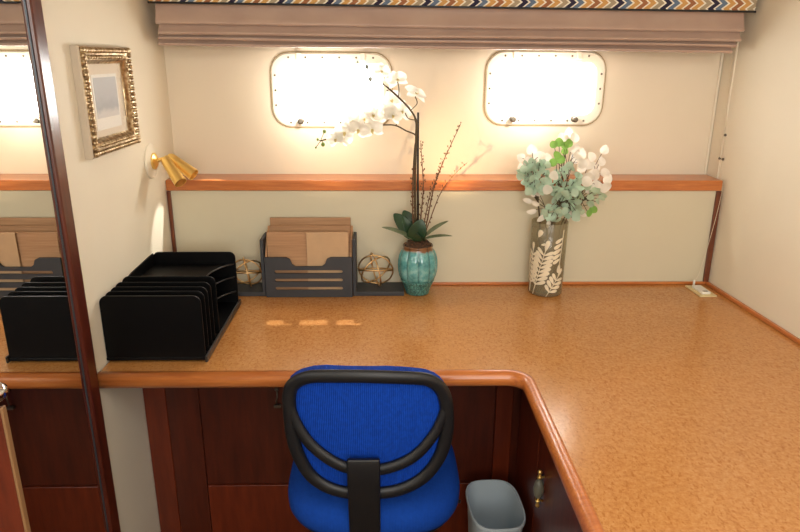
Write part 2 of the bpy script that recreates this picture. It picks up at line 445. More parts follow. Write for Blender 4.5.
# ---------------------------------------------------------------- desk
YD, XD, RC = 1.393, .330, .045     # front edge line, return edge line, inner corner radius
path = [(XL+.004, YD)]
path += [(XD-RC+RC*math.sin(a), YD-RC+RC*math.cos(a)) for a in [PI/2*j/10 for j in range(11)]]
YE = -.75
path += [(XD, .9), (XD, .3), (XD, YE)]
desk = tag(empty('desk', (.2, 1.7, .0)), 'built-in L-shaped desk with speckled tan top and teak bullnose edge', 'desk')
outline = path+[(xr(YE)-.002, YE), (xr(2.018)-.003, 2.018), (XL+.004, 2.018)]
desktop = MB().prism(outline, lambda a, b, h: V(a, b, h), DT-.030, DT).obj('desktop', 'desk', desk)
sec = [(-.014, DT+.0002), (-.013, DT+.0022), (-.008, DT+.003), (-.001, DT+.0022), (.0055, DT-.002), (.0098, DT-.008), (.0115, DT-.016), (.0105, DT-.024), (.006, DT-.031), (0, DT-.035), (-.010, DT-.036), (-.020, DT-.036)]
tm = MB(); rings = []
for i, p in enumerate(path):
    a = Vector(path[max(i-1, 0)]); b = Vector(path[min(i+1, len(path)-1)]); t = (b-a).normalized(); nn = Vector((t.y, -t.x))   # outward = right hand of travel
    rings.append([tm.bm.verts.new((p[0]+nn.x*q, p[1]+nn.y*q, z)) for q, z in sec])
for A, B in zip(rings, rings[1:]):
    for j in range(len(sec)-1): tm.bm.faces.new((A[j], A[j+1], B[j+1], B[j]))
tm.bm.faces.new(rings[0]); tm.bm.faces.new(rings[-1][::-1])
edge = tm.obj('edge_trim', 'teak', desk, smooth=True)
edge['label'] = 'rounded teak front edge'
seat_at(desk, (.2, 1.7, 0))

# kneehole back panel
kp = tag(empty('kneehole_panel'), 'dark mahogany panelling closing the kneehole under the desk', 'panelling')
box('panel', 'mahogany_dark', XL+.002, .385, 1.652, 1.668, .0, .712, kp)
box('stile', 'mahogany', XL+.002, -.612, 1.640, 1.652, .0, .712, kp, .002)
box('stile', 'mahogany_dark', -.612, -.522, 1.643, 1.652, .0, .712, kp, .001)
box('stile', 'mahogany', .312, .360, 1.638, 1.652, .0, .712, kp, .002)
box('rail', 'mahogany', -.520, .311, 1.642, 1.652, .0, .262, kp, .002)
box('upper_panel', 'mahogany_dark', -.519, .310, 1.646, 1.652, .266, .710, kp, .001)
seat_at(kp, (-.15, 1.65, 0))
lt = tag(empty('cabinet_catch'), 'small metal hook catch hanging on the kneehole panel left of the chair', 'catch')
MB().tube([(-.302, 1.634, .578), (-.300, 1.630, .560), (-.304, 1.628, .545), (-.302, 1.634, .530)], .002, 8).obj('hook', 'screw', lt, smooth=True)
MB().lathe([(.006, 0), (.006, .004), (.003, .007)], (-.302, 1.640, .578), (0, -1, 0), 12).obj('plate', 'screw', lt, smooth=True)
MB().quadbox(-.312, -.292, 1.630, 1.6415, .523, .531).obj('bar', 'screw', lt, bevel=.001)
seat_at(lt, (-.302, 1.638, .52))

# cabinet under the return
cab = tag(empty('return_cabinet'), 'mahogany cabinet under the right-hand return of the desk', 'cabinet')
XC = .386
MB().prism([(XC+.001, YE+.02), (xr(YE)-.01, YE+.02), (xr(1.65)-.01, 1.65), (XC+.001, 1.65)], lambda a, b, h: V(a, b, h), 0, .713).obj('carcass', 'mahogany_dark', cab)
door = box('door', 'mahogany', XC-.008, XC, .98, 1.40, .06, .685, cab, .003)
hd = MB()
for z, s in ((.517, 1), (.435, -1)):
    hd.lathe([(.007, 0), (.006, .004), (.003, .008), (.005, .013), (.0055, .017), (.002, .022)], (XC-.020, 1.325, z-s*.010), (0, 0, s), 14)
hd.tube([(XC-.008, 1.325, .510), (XC-.020, 1.325, .506), (XC-.020, 1.325, .446), (XC-.008, 1.325, .442)], .003, 8)
h = hd.obj('handle', 'brass', door, smooth=True)
MB().lathe([(.003, -.028), (.010, -.018), (.0135, 0), (.010, .018), (.003, .028)], (XC-.020, 1.325, .476), (0, 0, 1), 16).obj('handle_grip', M['grip'], door, smooth=True)
box('door', 'mahogany', XC-.008, XC, .52, .94, .06, .685, cab, .003)
box('face_stile', 'mahogany', XC-.006, XC+.001, 1.41, 1.634, .0, .713, cab, .002)
seat_at(cab, (.7, .9, 0))

# ---------------------------------------------------------------- mirrored closet door
md = tag(empty('mirrored_closet_door'), 'tall mirrored closet door with dark mahogany edge stile on the left wall', 'mirror door')
box('mirror_pane', 'mirror', XL+.0005, XL+.004, .30, 1.331, .06, 1.93, md)
box('gasket', M['steel'], XL+.0005, XL+.006, 1.328, 1.331, .05, 1.95, md, .002)
box('stile', 'mahogany_frame', XL+.0005, XL+.014, 1.331, 1.377, .03, 1.97, md, .006)
box('stile', 'mahogany_frame', XL+.0005, XL+.020, .26, .30, .03, 1.97, md, .006)
box('rail', 'mahogany_frame', XL+.0005, XL+.016, .30, 1.331, .03, .06, md, .004)
box('rail', 'mahogany_frame', XL+.0005, XL+.016, .30, 1.331, 1.93, 1.97, md, .004)
seat_at(md, (XL, .8, 0))
# panel end in the left foreground
ce = tag(empty('bunk_end_panel'), 'reddish mahogany panel end with tan edging and chrome knob at far left', 'panel')
box('panel', 'mahogany', -.650, -.521, .796, .804, .0, 1.004, ce, .001)
box('edge_strip', 'edge_band', -.521, -.5165, .795, .805, .0, 1.006, ce, .002)
MB().lathe([(.006, 0), (.006, .008), (.014, .012), (.0185, .018), (.0185, .028), (.011, .035), (.003, .037)], (-.529, .800, 1.004), (0, 0, 1), 20).obj('knob', 'chrome', ce, smooth=True)
seat_at(ce, (-.585, .80, 0))

# ---------------------------------------------------------------- blind and cornice
cb = tag(empty('cornice_board'), 'padded cornice in multicoloured chevron zigzag fabric above the blind', 'cornice')
bm_ = MB()
q = [(-.652, 1.600, ), (1.045, 1.585)]
vs = [bm_.bm.verts.new(p) for p in [(-.652, 1.955, 1.600), (1.046, 1.955, 1.586), (1.046, 2.126, 1.586), (-.652, 2.126, 1.600), (-.652, 1.955, 1.999), (1.046, 1.955, 1.999), (1.046, 2.126, 1.999), (-.652, 2.126, 1.999)]]
for f in ((3,2,1,0), (4,5,6,7), (0,1,5,4), (1,2,6,5), (2,3,7,6), (3,0,4,7)): bm_.bm.faces.new([vs[i] for i in f])
bm_.obj('fabric_cover', 'chevron', cb, bevel=.006)
MB().tube([(-.652, 1.957, 1.599), (1.046, 1.957, 1.585)], .0028, 8).obj('piping', 'gasket', cb, smooth=True)
seat_at(cb, (.2, 2.12, 1.59))

bl = tag(empty('roman_blind'), 'mauve-brown roman blind gathered in folds above both portholes', 'blind')
def fold(name, prof, x0, x1, sag=.0015, seed=0):
    mb = MB(); rr = random.Random(seed); N = 60; rings = []
    for i in range(N+1):
        t = i/N; x = x0+(x1-x0)*t
        dz = -.012*t+sag*math.sin(t*7+seed)+sag*.7*math.sin(t*17+seed*2); dy = sag*math.sin(t*11+seed*3)
        rings.append([mb.bm.verts.new((x, y+dy, z+dz)) for y, z in prof])
    for A, B in zip(rings, rings[1:]):
        for j in range(len(prof)): mb.bm.faces.new((A[j], A[(j+1) % len(prof)], B[(j+1) % len(prof)], B[j]))
    mb.bm.faces.new(rings[0]); mb.bm.faces.new(rings[-1][::-1])
    return mb.obj(name, 'shade', bl, smooth=True, angle=1.0)
def bulge(yf, yb, zt, zb, d, n=8):
    """a hanging fold: bulging front, tucked bottom"""
    h = zt-zb; rr_ = min(.0055, h*.32); o = [(yb, zt), (yf, zt)]
    for j in range(4): t = (j+1)/5; o.append((yf-d*t**1.6, zt-(h-rr_)*t))
    for j in range(n+1):
        a = -.25+j/n*(PI*.95); o.append((yf-d+rr_-rr_*math.cos(a), zb+rr_-rr_*math.sin(a)))
    o.append((yb, zb+rr_*.4)); return o
fold('fabric_panel', bulge(1.980, 2.06, 1.598, 1.543, .016), -.640, 1.026, .0006, 1)
fold('fold', bulge(1.982, 2.065, 1.546, 1.5165, .015), -.636, 1.022, .0008, 2)
fold('fold', bulge(1.990, 2.07, 1.520, 1.503, .013), -.642, 1.018, .0008, 3)
fold('fold', bulge(2.000, 2.09, 1.506, 1.487, .013), -.646, 1.012, .0008, 4)
seat_at(bl, (.2, 2.05, 1.49))

# ---------------------------------------------------------------- framed picture on left wall
pf = tag(empty('framed_picture'), 'framed pale landscape print in ornate champagne frame hanging on left wall', 'picture')
Y0, Y1, Z0, Z1 = 1.494, 1.780, 1.236, 1.480; FX = XL+.020
def mitre(mb, prof):
    rs = []
    for inset, x in prof:
        rs.append([mb.bm.verts.new((x, a, b)) for a, b in ((Y0+inset, Z0+inset), (Y1-inset, Z0+inset), (Y1-inset, Z1-inset), (Y0+inset, Z1-inset))])
    for A, B in zip(rs, rs[1:]):
        for j in range(4): mb.bm.faces.new((A[j], A[(j+1) % 4], B[(j+1) % 4], B[j]))
mb = MB(); mitre(mb, [(0, XL+.0005), (0, FX-.004), (.003, FX-.001)]); fs = mb.obj('frame_side', 'champ_side', pf)
mb = MB(); mitre(mb, [(.003, FX-.001), (.010, FX+.004), (.022, FX-.001), (.030, FX+.001), (.036, FX-.008), (.040, FX-.011)])
for (a0, b0), (a1, b1) in (((Y0, Z0), (Y1, Z0)), ((Y1, Z0), (Y1, Z1)), ((Y1, Z1), (Y0, Z1)), ((Y0, Z1), (Y0, Z0))):
    L = math.hypot(a1-a0, b1-b0); n = int(L/.0135); ta, tb = (a1-a0)/L, (b1-b0)/L; na, nb = -tb, ta
    for k in range(n):
        s = .008+k*(L-.016)/(n-1)
        mb.ball((FX+.003, a0+ta*s+na*.010, b0+tb*s+nb*.010), .0062, 8)
        if 2 < k < n-3: mb.ball((FX+.000, a0+ta*(s+.006)+na*.0245, b0+tb*(s+.006)+nb*.0245), .0048, 8)
mb.obj('ornate_moulding', 'champ', pf, smooth=True, angle=.9)
box('mat', 'mat_board', XL+.005, XL+.007, Y0+.036, Y1-.036, Z0+.036, Z1-.036, pf)
box('inner_mat', 'white', XL+.007, XL+.0078, Y0+.070, Y1-.070, Z0+.055, Z1-.063, pf)
box('print', 'print', XL+.0078, XL+.0084, Y0+.078, Y1-.078, Z0+.082, Z1-.070, pf)
box('glazing', 'clear_glass', XL+.0088, XL+.0094, Y0+.037, Y1-.037, Z0+.037, Z1-.037, pf)
seat_at(pf, (XL, 1.637, 1.356))

# ---------------------------------------------------------------- brass reading lamp
lp = tag(empty('wall_lamp'), 'polished brass twin-head reading lamp on the left wall below the picture', 'lamp')
LC = V(XL, 1.905, 1.170)
MB().lathe([(.050, .0005), (.050, .004), (.044, .008), (.004, .010)], LC, (1,0,0), 36).obj('wall_plate', 'wall_cream', lp, smooth=True, angle=.7)
MB().lathe([(.024, .008), (.024, .014), (.014, .020), (.006, .022)], LC, (1,0,0), 24).obj('rosette', 'brass', lp, smooth=True, angle=.7)
ar = MB(); ar.tube(catmull([LC+V(.018,0,0), LC+V(.035,0,.006), LC+V(.050,-.006,.008)], 5), .0055, 12)
ar.ball(LC+V(.050,-.006,.008), .0095, 14)
ar.obj('arm', 'brass', lp, smooth=True)
def head(a, b):
    a, b = Vector(a), Vector(b); ax = (b-a).normalized(); L = (b-a).length
    h_ = MB().lathe([(.001, -.012), (.008, -.011), (.0130, -.004), (.0145, .010), (.0158, L*.5), (.0165, L*.55), (.0182, L), (.0170, L+.0002), (.016, L*.72), (.013, L*.5), (.001, L*.48)], a, ax, 28, cap=(True, True)).obj('lamp_head', 'brass', lp, smooth=True, angle=.6)
    MB().lathe([(.0158, L*.80), (.0150, L*.72), (.002, L*.66)], a, ax, 20, cap=(False, True)).obj('reflector', 'brass_in', h_, smooth=True)
head(LC+V(.052, -.020, .002), LC+V(.098, -.056, -.053))
head(LC+V(.060, .004, .008), LC+V(.125, -.014, -.038))
seat_at(lp, LC)

# ---------------------------------------------------------------- black desktop organiser
og = tag(empty('desk_organizer'), 'black plastic desktop file organizer with upright dividers against left wall', 'organizer')
ox0, ox1 = -.6735, -.430
box('base_tray', 'black', ox0, ox1-.006, 1.455, 1.840, DT+.006, DT+.014, og, .002)
for y in (1.475, 1.82):
    for x in (ox0+.012, ox1-.016):
        MB().lathe([(.006, 0), (.006, .007)], (x, y, DT+.0002), n=12).obj('foot', 'black_rail', og)
rail = MB().quadbox(ox1-.006, ox1, 1.450, 1.845, DT+.002, DT+.020).obj('base_rail', 'black_rail', og, bevel=.003)
def upright(y, z1, th=.004, x0=ox0, x1=ox1-.006, r=.018, nm='divider'):
    pts = [(x0, DT+.012), (x1, DT+.012)]
    pts += [(x1-r+r*math.cos(a), z1-r+r*math.sin(a)) for a in [PI/2*j/6 for j in range(7)]]
    pts += [(x0+r-r*math.sin(a), z1-r+r*math.cos(a)) for a in [PI/2*j/6 for j in range(7)]]
    return MB().prism(pts, lambda a, b, h: V(a, h, b), y, y+th).obj(nm, 'black', og, bevel=.0012)
upright(1.458, .921, .006, nm='front_panel')
upright(1.492, .921); upright(1.523, .921); upright(1.555, .922); upright(1.600, .922, .005)
upright(1.832, .918, .006, nm='back_panel')
# left side wall of the tray section, cut low at the front
MB().prism([(1.606, DT+.012), (1.831, DT+.012), (1.831, .915), (1.80, .915), (1.66, .912), (1.606, .905)], lambda a, b, h: V(h, a, b), ox0, ox0+.004).obj('side_panel', 'black', og, bevel=.001)
for z in (.795, .840, .880):
    pts = [(ox0+.004, 1.606), (ox1-.012, 1.606)]
    for j in range(13):
        t = j/12; pts.append((ox1-.010-.050*math.sin(PI*t)**.7, 1.607+.223*t))
    pts.append((ox0+.004, 1.831))
    sh = MB().prism(pts, lambda a, b, h: V(a, b, h), z, z+.003).obj('tray_shelf', 'black', og)
    MB().tube([(p[0], p[1], z+.003) for p in pts[2:-1]], .0022, 6).obj('shelf_lip', 'black_rail', sh, smooth=True)
seat_at(og, (-.545, 1.645, DT))

# ---------------------------------------------------------------- bookends with wire orbs
def bookend(x_up, xa, xb, cx, r, label, seed):
    b = tag(empty('bookend'), label, 'bookend', 'pair of slate bookends with gold wire orbs')
    box('base_slab', 'slate', min(xa, xb), max(xa, xb), 1.915, 2.008, DT+.0003, DT+.014, b, .0015)
    box('upright_plate', 'slate', x_up, x_up+.010, 1.912, 2.008, DT+.0145, .932, b, .0015)
    orb = MB(); rr = random.Random(seed); c = V(cx, 1.962, DT+.0145+r)
    for k, (ax, f) in enumerate((((0, .25, 1), 1), ((.15, 1, .35), 1), ((1, .25, .2), .97), ((-.6, .7, .5), .98))):
        ax = Vector(ax).normalized(); u = ax.orthogonal().normalized(); w = ax.cross(u)
        orb.tube([c+(r-.0025)*f*(math.cos(a)*u+math.sin(a)*w) for a in [2*PI*j/48 for j in range(48)]], .0025, 8, closed=True)
    orb.obj('wire_orb', 'gold', b, smooth=True)
    seat_at(b, (cx, 1.962, DT))
bookend(-.3785, -.475, -.3685, -.432, .050, 'left slate bookend with gold wire orb beside the black organizer', 3)
bookend(-.0995, -.0995, .058, -.030, .057, 'right slate bookend with gold wire orb beside the turquoise vase', 5)

# letter sorter
ls = tag(empty('letter_sorter'), 'slate-fronted letter sorter with slotted front and light wood dividers', 'letter sorter')
sx0, sx1, sy = -.366, -.101, 1.905
def slotted():
    bm = bmesh.new(); cx = (sx0+sx1)/2; loops = []
    top = .879
    out = [(sx0, DT+.001), (sx1, DT+.001), (sx1, top), (cx+.068, top), (cx+.056, top-.006), (cx+.050, top-.022), (cx+.040, top-.029), (cx-.040, top-.029), (cx-.050, top-.022), (cx-.056, top-.006), (cx-.068, top), (sx0, top)]
    rings = [out]+[rrect(.104, .0052, .005, cx, z, 4) for z in (.833, .806, .779)]
    for y in (sy, sy+.006):
        ed = []; vr = []
        for r in rings:
            vs = [bm.verts.new((p[0], y, p[1])) for p in r]; vr.append(vs)
            ed += [bm.edges.new((vs[i], vs[(i+1) % len(vs)])) for i in range(len(vs))]
        bmesh.ops.triangle_fill(bm, use_beauty=True, use_dissolve=False, edges=ed); loops.append(vr)
    for A, B in zip(*loops):
        for i in range(len(A)): bm.faces.new((A[i], A[(i+1) % len(A)], B[(i+1) % len(A)], B[i]))
    mb = MB(); mb.bm.free(); mb.bm = bm; return mb.obj('front_panel', 'slate', ls)
slotted()
box('base', 'kraftwood', sx0+.004, sx1-.004, sy+.006, 1.998, DT+.001, DT+.008, ls)
for x in (sx0+.0005, sx1-.0065):
    MB().prism([(sy+.006, DT+.001), (1.997, DT+.001), (1.997, .955), (1.96, .935), (sy+.006, .872)], lambda a, b, h: V(h, a, b), x, x+.006).obj('side_panel', 'kraftwood', ls)
box('divider', 'kraftwood', sx0+.008, sx1-.008, 1.924, 1.929, DT+.008, .953, ls, .001)
box('back_panel', 'kraftwood', sx0+.007, sx1-.007, 1.998, 2.004, DT+.001, .980, ls, .001)
box('divider', 'kraftwood', sx0+.008, sx1-.008, 1.974, 1.978, DT+.008, .961, ls, .001)
seat_at(ls, (-.242, 1.95, DT))
tag(box('kraft_envelope', 'kraft', -.238, -.112, 1.916, 1.919, DT+.009, .9535, bevel=.001), 'plain kraft envelope standing in the right half of the letter sorter', 'envelope')

# ---------------------------------------------------------------- turquoise vase with orchid
VC = V(.101, 1.945, DT)
tv = tag(empty('ceramic_vase', VC), 'turquoise glazed lobed ceramic vase with brown rim holding the orchid', 'vase')
def lobe(a, h):
    k = max(0, min(1, (h-.046)/.02)) * max(0, min(1, (.150-h)/.02))
    return 1+.085*k*(abs(math.cos(a*5))**.5-.75)
prof = [(.0515, .047), (.0570, .060), (.0600, .078), (.0612, .098), (.0605, .116), (.0575, .134), (.0525, .148), (.0475, .157), (.0455, .163), (.0470, .168), (.0455, .171), (.041, .168), (.038, .158), (.040, .140)]
prof = [(r_, .047+(z_-.047)*.90) for r_, z_ in prof]
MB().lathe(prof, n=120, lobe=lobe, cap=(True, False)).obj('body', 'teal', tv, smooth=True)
MB().lathe([(.032, .0003), (.036, .002), (.038, .010), (.0435, .026), (.0495, .041), (.0525, .044), (.0535, .048), (.050, .049)], n=64).obj('relief_band', 'teal_relief', tv, smooth=True)
mo = MB()
mo.lathe([(.0385, .140), (.039, .154), (.034, .162), (.022, .170), (.006, .176)], n=24)
for k in range(60):
    a = random.random()*2*PI; r = .033*math.sqrt(random.random()); mo.ball((r*math.cos(a), r*math.sin(a), .160+.012*(1-r/.033)+random.random()*.006), .004+random.random()*.003, 6)
moss = mo.obj('moss', 'moss', None, smooth=True, loc=VC); tag(moss, 'mound of brown moss filling the mouth of the turquoise vase', 'moss')
moss['kind'] = 'stuff'

OY = 1.942
def P(x, z, dy=0): return V(x, OY+dy, z)
orc = tag(empty('orchid'), 'artificial white orchid spray arching left from the turquoise vase', 'orchid')
MB().tube([P(.101, .915), P(.098, 1.10), P(.096, 1.306)], [.0036, .0034, .0032], 8).obj('stake', 'stake', orc, smooth=True)
stm = MB()
stm.tube(catmull([P(.094, .915), P(.089, 1.10, -.006), P(.091, 1.239, -.008), P(.090, 1.282, -.008), P(.074, 1.313, -.01), P(.039, 1.349, -.015), P(-.004, 1.385, -.02), P(-.028, 1.394, -.022)], 6), [.0036]*20+[.0027]*15+[.0018]*8, 8)
stm.tube(catmull([P(.086, .915, .01), P(.083, 1.08, .005), P(.087, 1.20), P(.091, 1.239, -.006), P(.060, 1.256, -.018), P(.032, 1.271, -.028), P(.002, 1.274, -.035), P(-.035, 1.271, -.042), P(-.069, 1.274, -.045), P(-.110, 1.262, -.045), P(-.150, 1.240, -.04), P(-.185, 1.228, -.035)], 6), .0022, 8)
for a, b, c in (((.074, 1.313), (.092, 1.332), (.086, 1.352)), ((.039, 1.349), (.040, 1.372), (.036, 1.392)), ((-.004, 1.385), (-.010, 1.400), (-.014, 1.412)), ((.090, 1.285), (.068, 1.290), (.058, 1.306)), ((.032, 1.271), (.036, 1.282), (.034, 1.296)), ((-.035, 1.271), (-.033, 1.284), (-.034, 1.296)), ((-.028, 1.394), (-.036, 1.400), (-.041, 1.400)), ((-.028, 1.394), (-.040, 1.415), (-.05, 1.430))):
    stm.tube(catmull([P(*a, -.012), P(*b, -.016), P(*c, -.022)], 5), .0014, 6)
stm.obj('flower_stem', 'stem', orc, smooth=True)
def flower(x, z, dy, tilt, roll, s=1.0):
    """one orchid bloom: three sepals, two broad petals, a lip"""
    mb = MB(); c = P(x, z, dy)
    n = V(math.sin(roll)*.7+tilt*.4, -1, tilt).normalized(); u = n.orthogonal().normalized(); w = n.cross(u)
    up = V(0, 0, 1)-n*n.z; up.normalize(); rt = up.cross(n)
    a0 = roll
    def dr(a): return math.cos(a+a0)*up+math.sin(a+a0)*rt
    for a in (0, 2.15, -2.15): mb.leaf(c-n*.002, dr(a)+n*.12, n, .033*s, .021*s, .25, .75, 6)
    for a in (1.25, -1.25): mb.leaf(c, dr(a)+n*.1, n, .034*s, .037*s, .2, .8, 7)
    f = mb.obj('flower', 'petal', orc, smooth=True)
    l = MB(); l.leaf(c+n*.002, dr(PI)*.6+n*.8, n, .014*s, .010*s, .6, .7, 5)
    for a in (2.4, -2.4): l.leaf(c+n*.001, dr(a)*.5+n, n, .009*s, .007*s, .5, .7, 4)
    l.obj('lip', 'petal_lip', f, smooth=True)
for (x, z), dy, tl, rl, s in zip([(-.011, 1.420), (.033, 1.396), (.088, 1.358), (.020, 1.340), (.048, 1.310), (.004, 1.305), (-.034, 1.303), (-.035, 1.264), (-.075, 1.264), (-.094, 1.284), (-.114, 1.256), (-.140, 1.236), (-.118, 1.236), (-.060, 1.290), (.022, 1.300)],
        [-.006, -.006, -.004, .0, -.004, -.02, -.05, -.055, -.06, -.045, -.055, -.05, -.04, -.03, -.03],
        [.5, .7, 1.3, .3, .2, -.1, .3, -.2, -.3, .2, -.2, 0, -.3, .3, .2], [.2, -.3, .5, -.6, .3, -.4, .5, -.2, .4, -.5, .1, -.4, .6, -.2, .4],
        [.85, 1, 1.05, .95, 1, 1, .95, 1, .95, .85, .9, .85, .8, .9, .9]):
    flower(x, z, dy, tl, rl, s)
for (x, z), m, r in zip([(-.173, 1.255), (-.178, 1.218), (-.193, 1.232), (-.199, 1.209), (-.05, 1.432), (-.041, 1.399), (-.076, 1.445)], ['bud_green']*4+['bud_grey']*3, [.0052, .0058, .0036, .003, .006, .0062, .003]):
    MB().ball(P(x, z, -.035 if x < -.1 else -.022), r, 10, 1.15).obj('bud', m, orc, smooth=True)
bs = MB()
for a, b in (((-.185, 1.228), (-.173, 1.255)), ((-.185, 1.228), (-.199, 1.209)), ((-.185, 1.228), (-.193, 1.232)), ((-.180, 1.229), (-.178, 1.218))):
    bs.tube([P(*a, -.035), P(*b, -.035)], .001, 6)
bs.obj('bud_stalk', 'stem', orc, smooth=True)
for base, tip, nr, W, mat in (((.085, .925, -.02), (.108, .990, -.040), (.1, -1, .25), .060, 'leaf_dark'), ((.092, .930, -.005), (.062, 1.012, .0), (.4, -1, .1), .056, 'leaf_dark'), ((.088, .930, -.01), (.034, 1.006, -.01), (.5, -1, .2), .052, 'leaf_dark'),
        ((.088, .930, -.02), (.002, .982, -.04), (.3, -.5, 1), .022, 'leaf_grey'), ((.118, .935, -.005), (.184, .988, .0), (-.6, -.7, 1), .018, 'leaf_grey'), ((.115, .930, -.01), (.198, .950, -.02), (-.1, -.5, 1), .014, 'leaf_grey'), ((.115, .928, -.025), (.100, .960, -.06), (0, -.6, 1), .030, 'leaf_dark')):
    b_, t_ = P(base[0], base[1], base[2]), P(tip[0], tip[1], tip[2])
    MB().leaf(b_, t_-b_, nr, (t_-b_).length*1.05, W, .3, .8, 9).obj('leaf', mat, orc, smooth=True, solid=.0012, subsurf=1)
seat_at(orc, (.097, OY, .93))

# dried twigs in the same vase
def twig(label, pts, rad, pods, seed):
    rr = random.Random(seed)
    t = tag(empty('dried_twig'), label, 'twig', 'dried twigs in the turquoise vase')
    c = catmull([P(*p) for p in pts], 8)
    MB().tube(c, [rad*(1-.7*i/len(c)) for i in range(len(c))], 6).obj('stem', 'twig', t, smooth=True)
    b = MB()
    for k in range(pods):
        q = c[int(len(c)*(.25+.74*k/pods))]; d = V(rr.uniform(-1, 1), rr.uniform(-.6, .6), rr.uniform(.2, 1.4)).normalized()
        L = .004+rr.random()*.007
        b.tube([q, q+d*L], [.0007, .0005], 4); b.ball(q+d*L, .0013+rr.random()*.0009, 6, 1.6)
    b.obj('seed_pods', 'twig', t, smooth=True)
    seat_at(t, P(pts[0][0], pts[0][1]))
twig('tall dried twig leaning right, highest of those in the turquoise vase', [(.112, .918, 0), (.126, .975, .0), (.146, 1.08, .01), (.170, 1.154, .01), (.221, 1.271, .01)], .0026, 46, 1)
twig('dried forked twig leaning furthest right out of the turquoise vase', [(.116, .918, .01), (.134, .975, .01), (.168, 1.064, .02), (.205, 1.118, .02), (.246, 1.158, .02)], .0019, 14, 2)
twig('mossy dried twig standing upright just right of the orchid stake', [(.106, .918, .0), (.108, 1.0, -.01), (.114, 1.08, -.01), (.110, 1.15, -.01), (.104, 1.22, -.01)], .0024, 40, 3)
twig('podded dried twig with reddish tips close beside the tallest leaning twig', [(.110, .918, -.01), (.120, .99, -.01), (.136, 1.07, -.01), (.160, 1.13, -.01), (.184, 1.20, -.01)], .0019, 26, 4)
twig('short mossy dried twig standing upright left of the orchid stem', [(.086, .918, -.012), (.084, 1.0, -.012), (.082, 1.07, -.012), (.086, 1.14, -.012)], .0024, 34, 6)

# ---------------------------------------------------------------- smoked glass vase and its foliage
GC = V(.506, 1.947, DT)
gv = tag(empty('glass_vase', GC), 'tall smoked glass cylinder vase with ivory fern leaf pattern', 'vase')
R0, R1, GH = .0520, .0555, .232
def gr(z): return R0+(R1-R0)*z/GH
MB().lathe([(.002, .0006), (R0-.004, .0006), (R0, .004), (gr(.1), .1), (R1, GH), (R1-.001, GH+.001), (R1-.003, GH), (gr(.1)-.003, .1), (R0-.004, .012), (.002, .012)], n=64, cap=(True, True)).obj('body', 'smoke_glass', gv, smooth=True, angle=.8)
FACE = math.atan2(-GC.y, -GC.x)      # the side of the vase that faces the desk's user
def cyl(s, z, d=.0006): 
    a = FACE+s/gr(z); r = gr(z)+d; return V(r*math.cos(a), r*math.sin(a), z)
def decal(mb, s, z, ang, L, W, n=14):
    ce_ = mb.bm.verts.new(cyl(s+math.cos(ang)*L*.5, z+math.sin(ang)*L*.5, .0014)); ring = []
    for j in range(n):
        a = 2*PI*j/n; u = L*.5*(1+math.cos(a)); v = W*.5*math.sin(a)*(.75+.35*math.cos(a))
        ring.append(mb.bm.verts.new(cyl(s+math.cos(ang)*u-math.sin(ang)*v, z+math.sin(ang)*u+math.cos(ang)*v, .0007)))
    for j in range(n): mb.bm.faces.new((ce_, ring[j], ring[(j+1) % n]))
def fern(s0, z0, s1, z1, n, L, W, sides=(1, -1)):
    mb = MB(); ang = math.atan2(z1-z0, s1-s0)
    mb.tube([cyl(s0+(s1-s0)*k/8, z0+(z1-z0)*k/8, .0006) for k in range(9)], .0011, 6)
    for k in range(n):
        t = .22+.74*k/n; f = .75+.35*math.sin(PI*t)
        for sd in sides: decal(mb, s0+(s1-s0)*t, z0+(z1-z0)*t, ang+sd*.95, L*f, W*f)
    decal(mb, s0+(s1-s0)*.96, z0+(z1-z0)*.96, ang, L, W*1.2)
    mb.obj('fern_motif', 'ivory', gv, smooth=True)
fern(-.040, .006, -.006, .155, 8, .036, .0145)
fern(.048, .215, .040, .105, 5, .030, .014, (-1,))
fern(.004, .004, .040, .070, 4, .028, .013)
for q_ in range(3):
    s_ = .10+q_*.085; fern(s_, .01, s_+.02, .15, 7, .028, .012)
mb = MB(); decal(mb, -.032, .190, 1.2, .026, .020); decal(mb, -.022, .168, .2, .016, .010); mb.obj('fern_motif', 'ivory', gv, smooth=True)

def Q(u, v, dy=0):     # a spot of the bouquet, in the vase's own frontal plane
    return V(.492+(u-545.5)*.0031, 1.947+dy, 1.256-(v-130)*.0030)
def spray(name, label, mat, leaves, base, size, seed, knee=None, jitter=.25, stemmat='stem', shape=(1, 1)):
    rr = random.Random(seed)
    t = tag(empty(name), label, 'foliage', 'artificial foliage sprays in the smoked glass vase')
    sm = MB(); lf = MB()
    pts = [Q(*p) for p in leaves]
    cen = sum(pts, V(0,0,0))/len(pts)
    b0 = GC+V(base[0], base[1], .020); b1 = GC+V(base[0]*.8+(cen.x-GC.x)*.22, base[1]*.6, .225)
    main = catmull([b0, b0.lerp(b1, .5), b1, b1.lerp(cen, .6)+V(0, 0, .01), cen], 5)
    sm.tube(main, .0017, 6)
    for p in pts:
        k = rr.randint(int(len(main)*.62), len(main)-1); q = main[k]
        n = V(rr.uniform(-jitter, jitter)*2, -1, rr.uniform(-jitter, jitter)*2+.1).normalized()
        e_ = p-n*.004
        sm.tube(catmull([q, q.lerp(e_, .55)+V(0, 0, .004), e_], 3), .0009, 5)
        d = (p-q); d = d-n*d.dot(n)
        if d.length < 1e-3: d = V(rr.uniform(-1, 1), 0, 1)
        d.normalize(); s = size*rr.uniform(.85, 1.15)
        lf.leaf(p-d*s*.5, d, n, s*shape[0], s*shape[1], .25, .85, 7)
    sm.obj('stem', stemmat, t, smooth=True); lf.obj('leaves', mat, t, smooth=True)
    seat_at(t, b0)
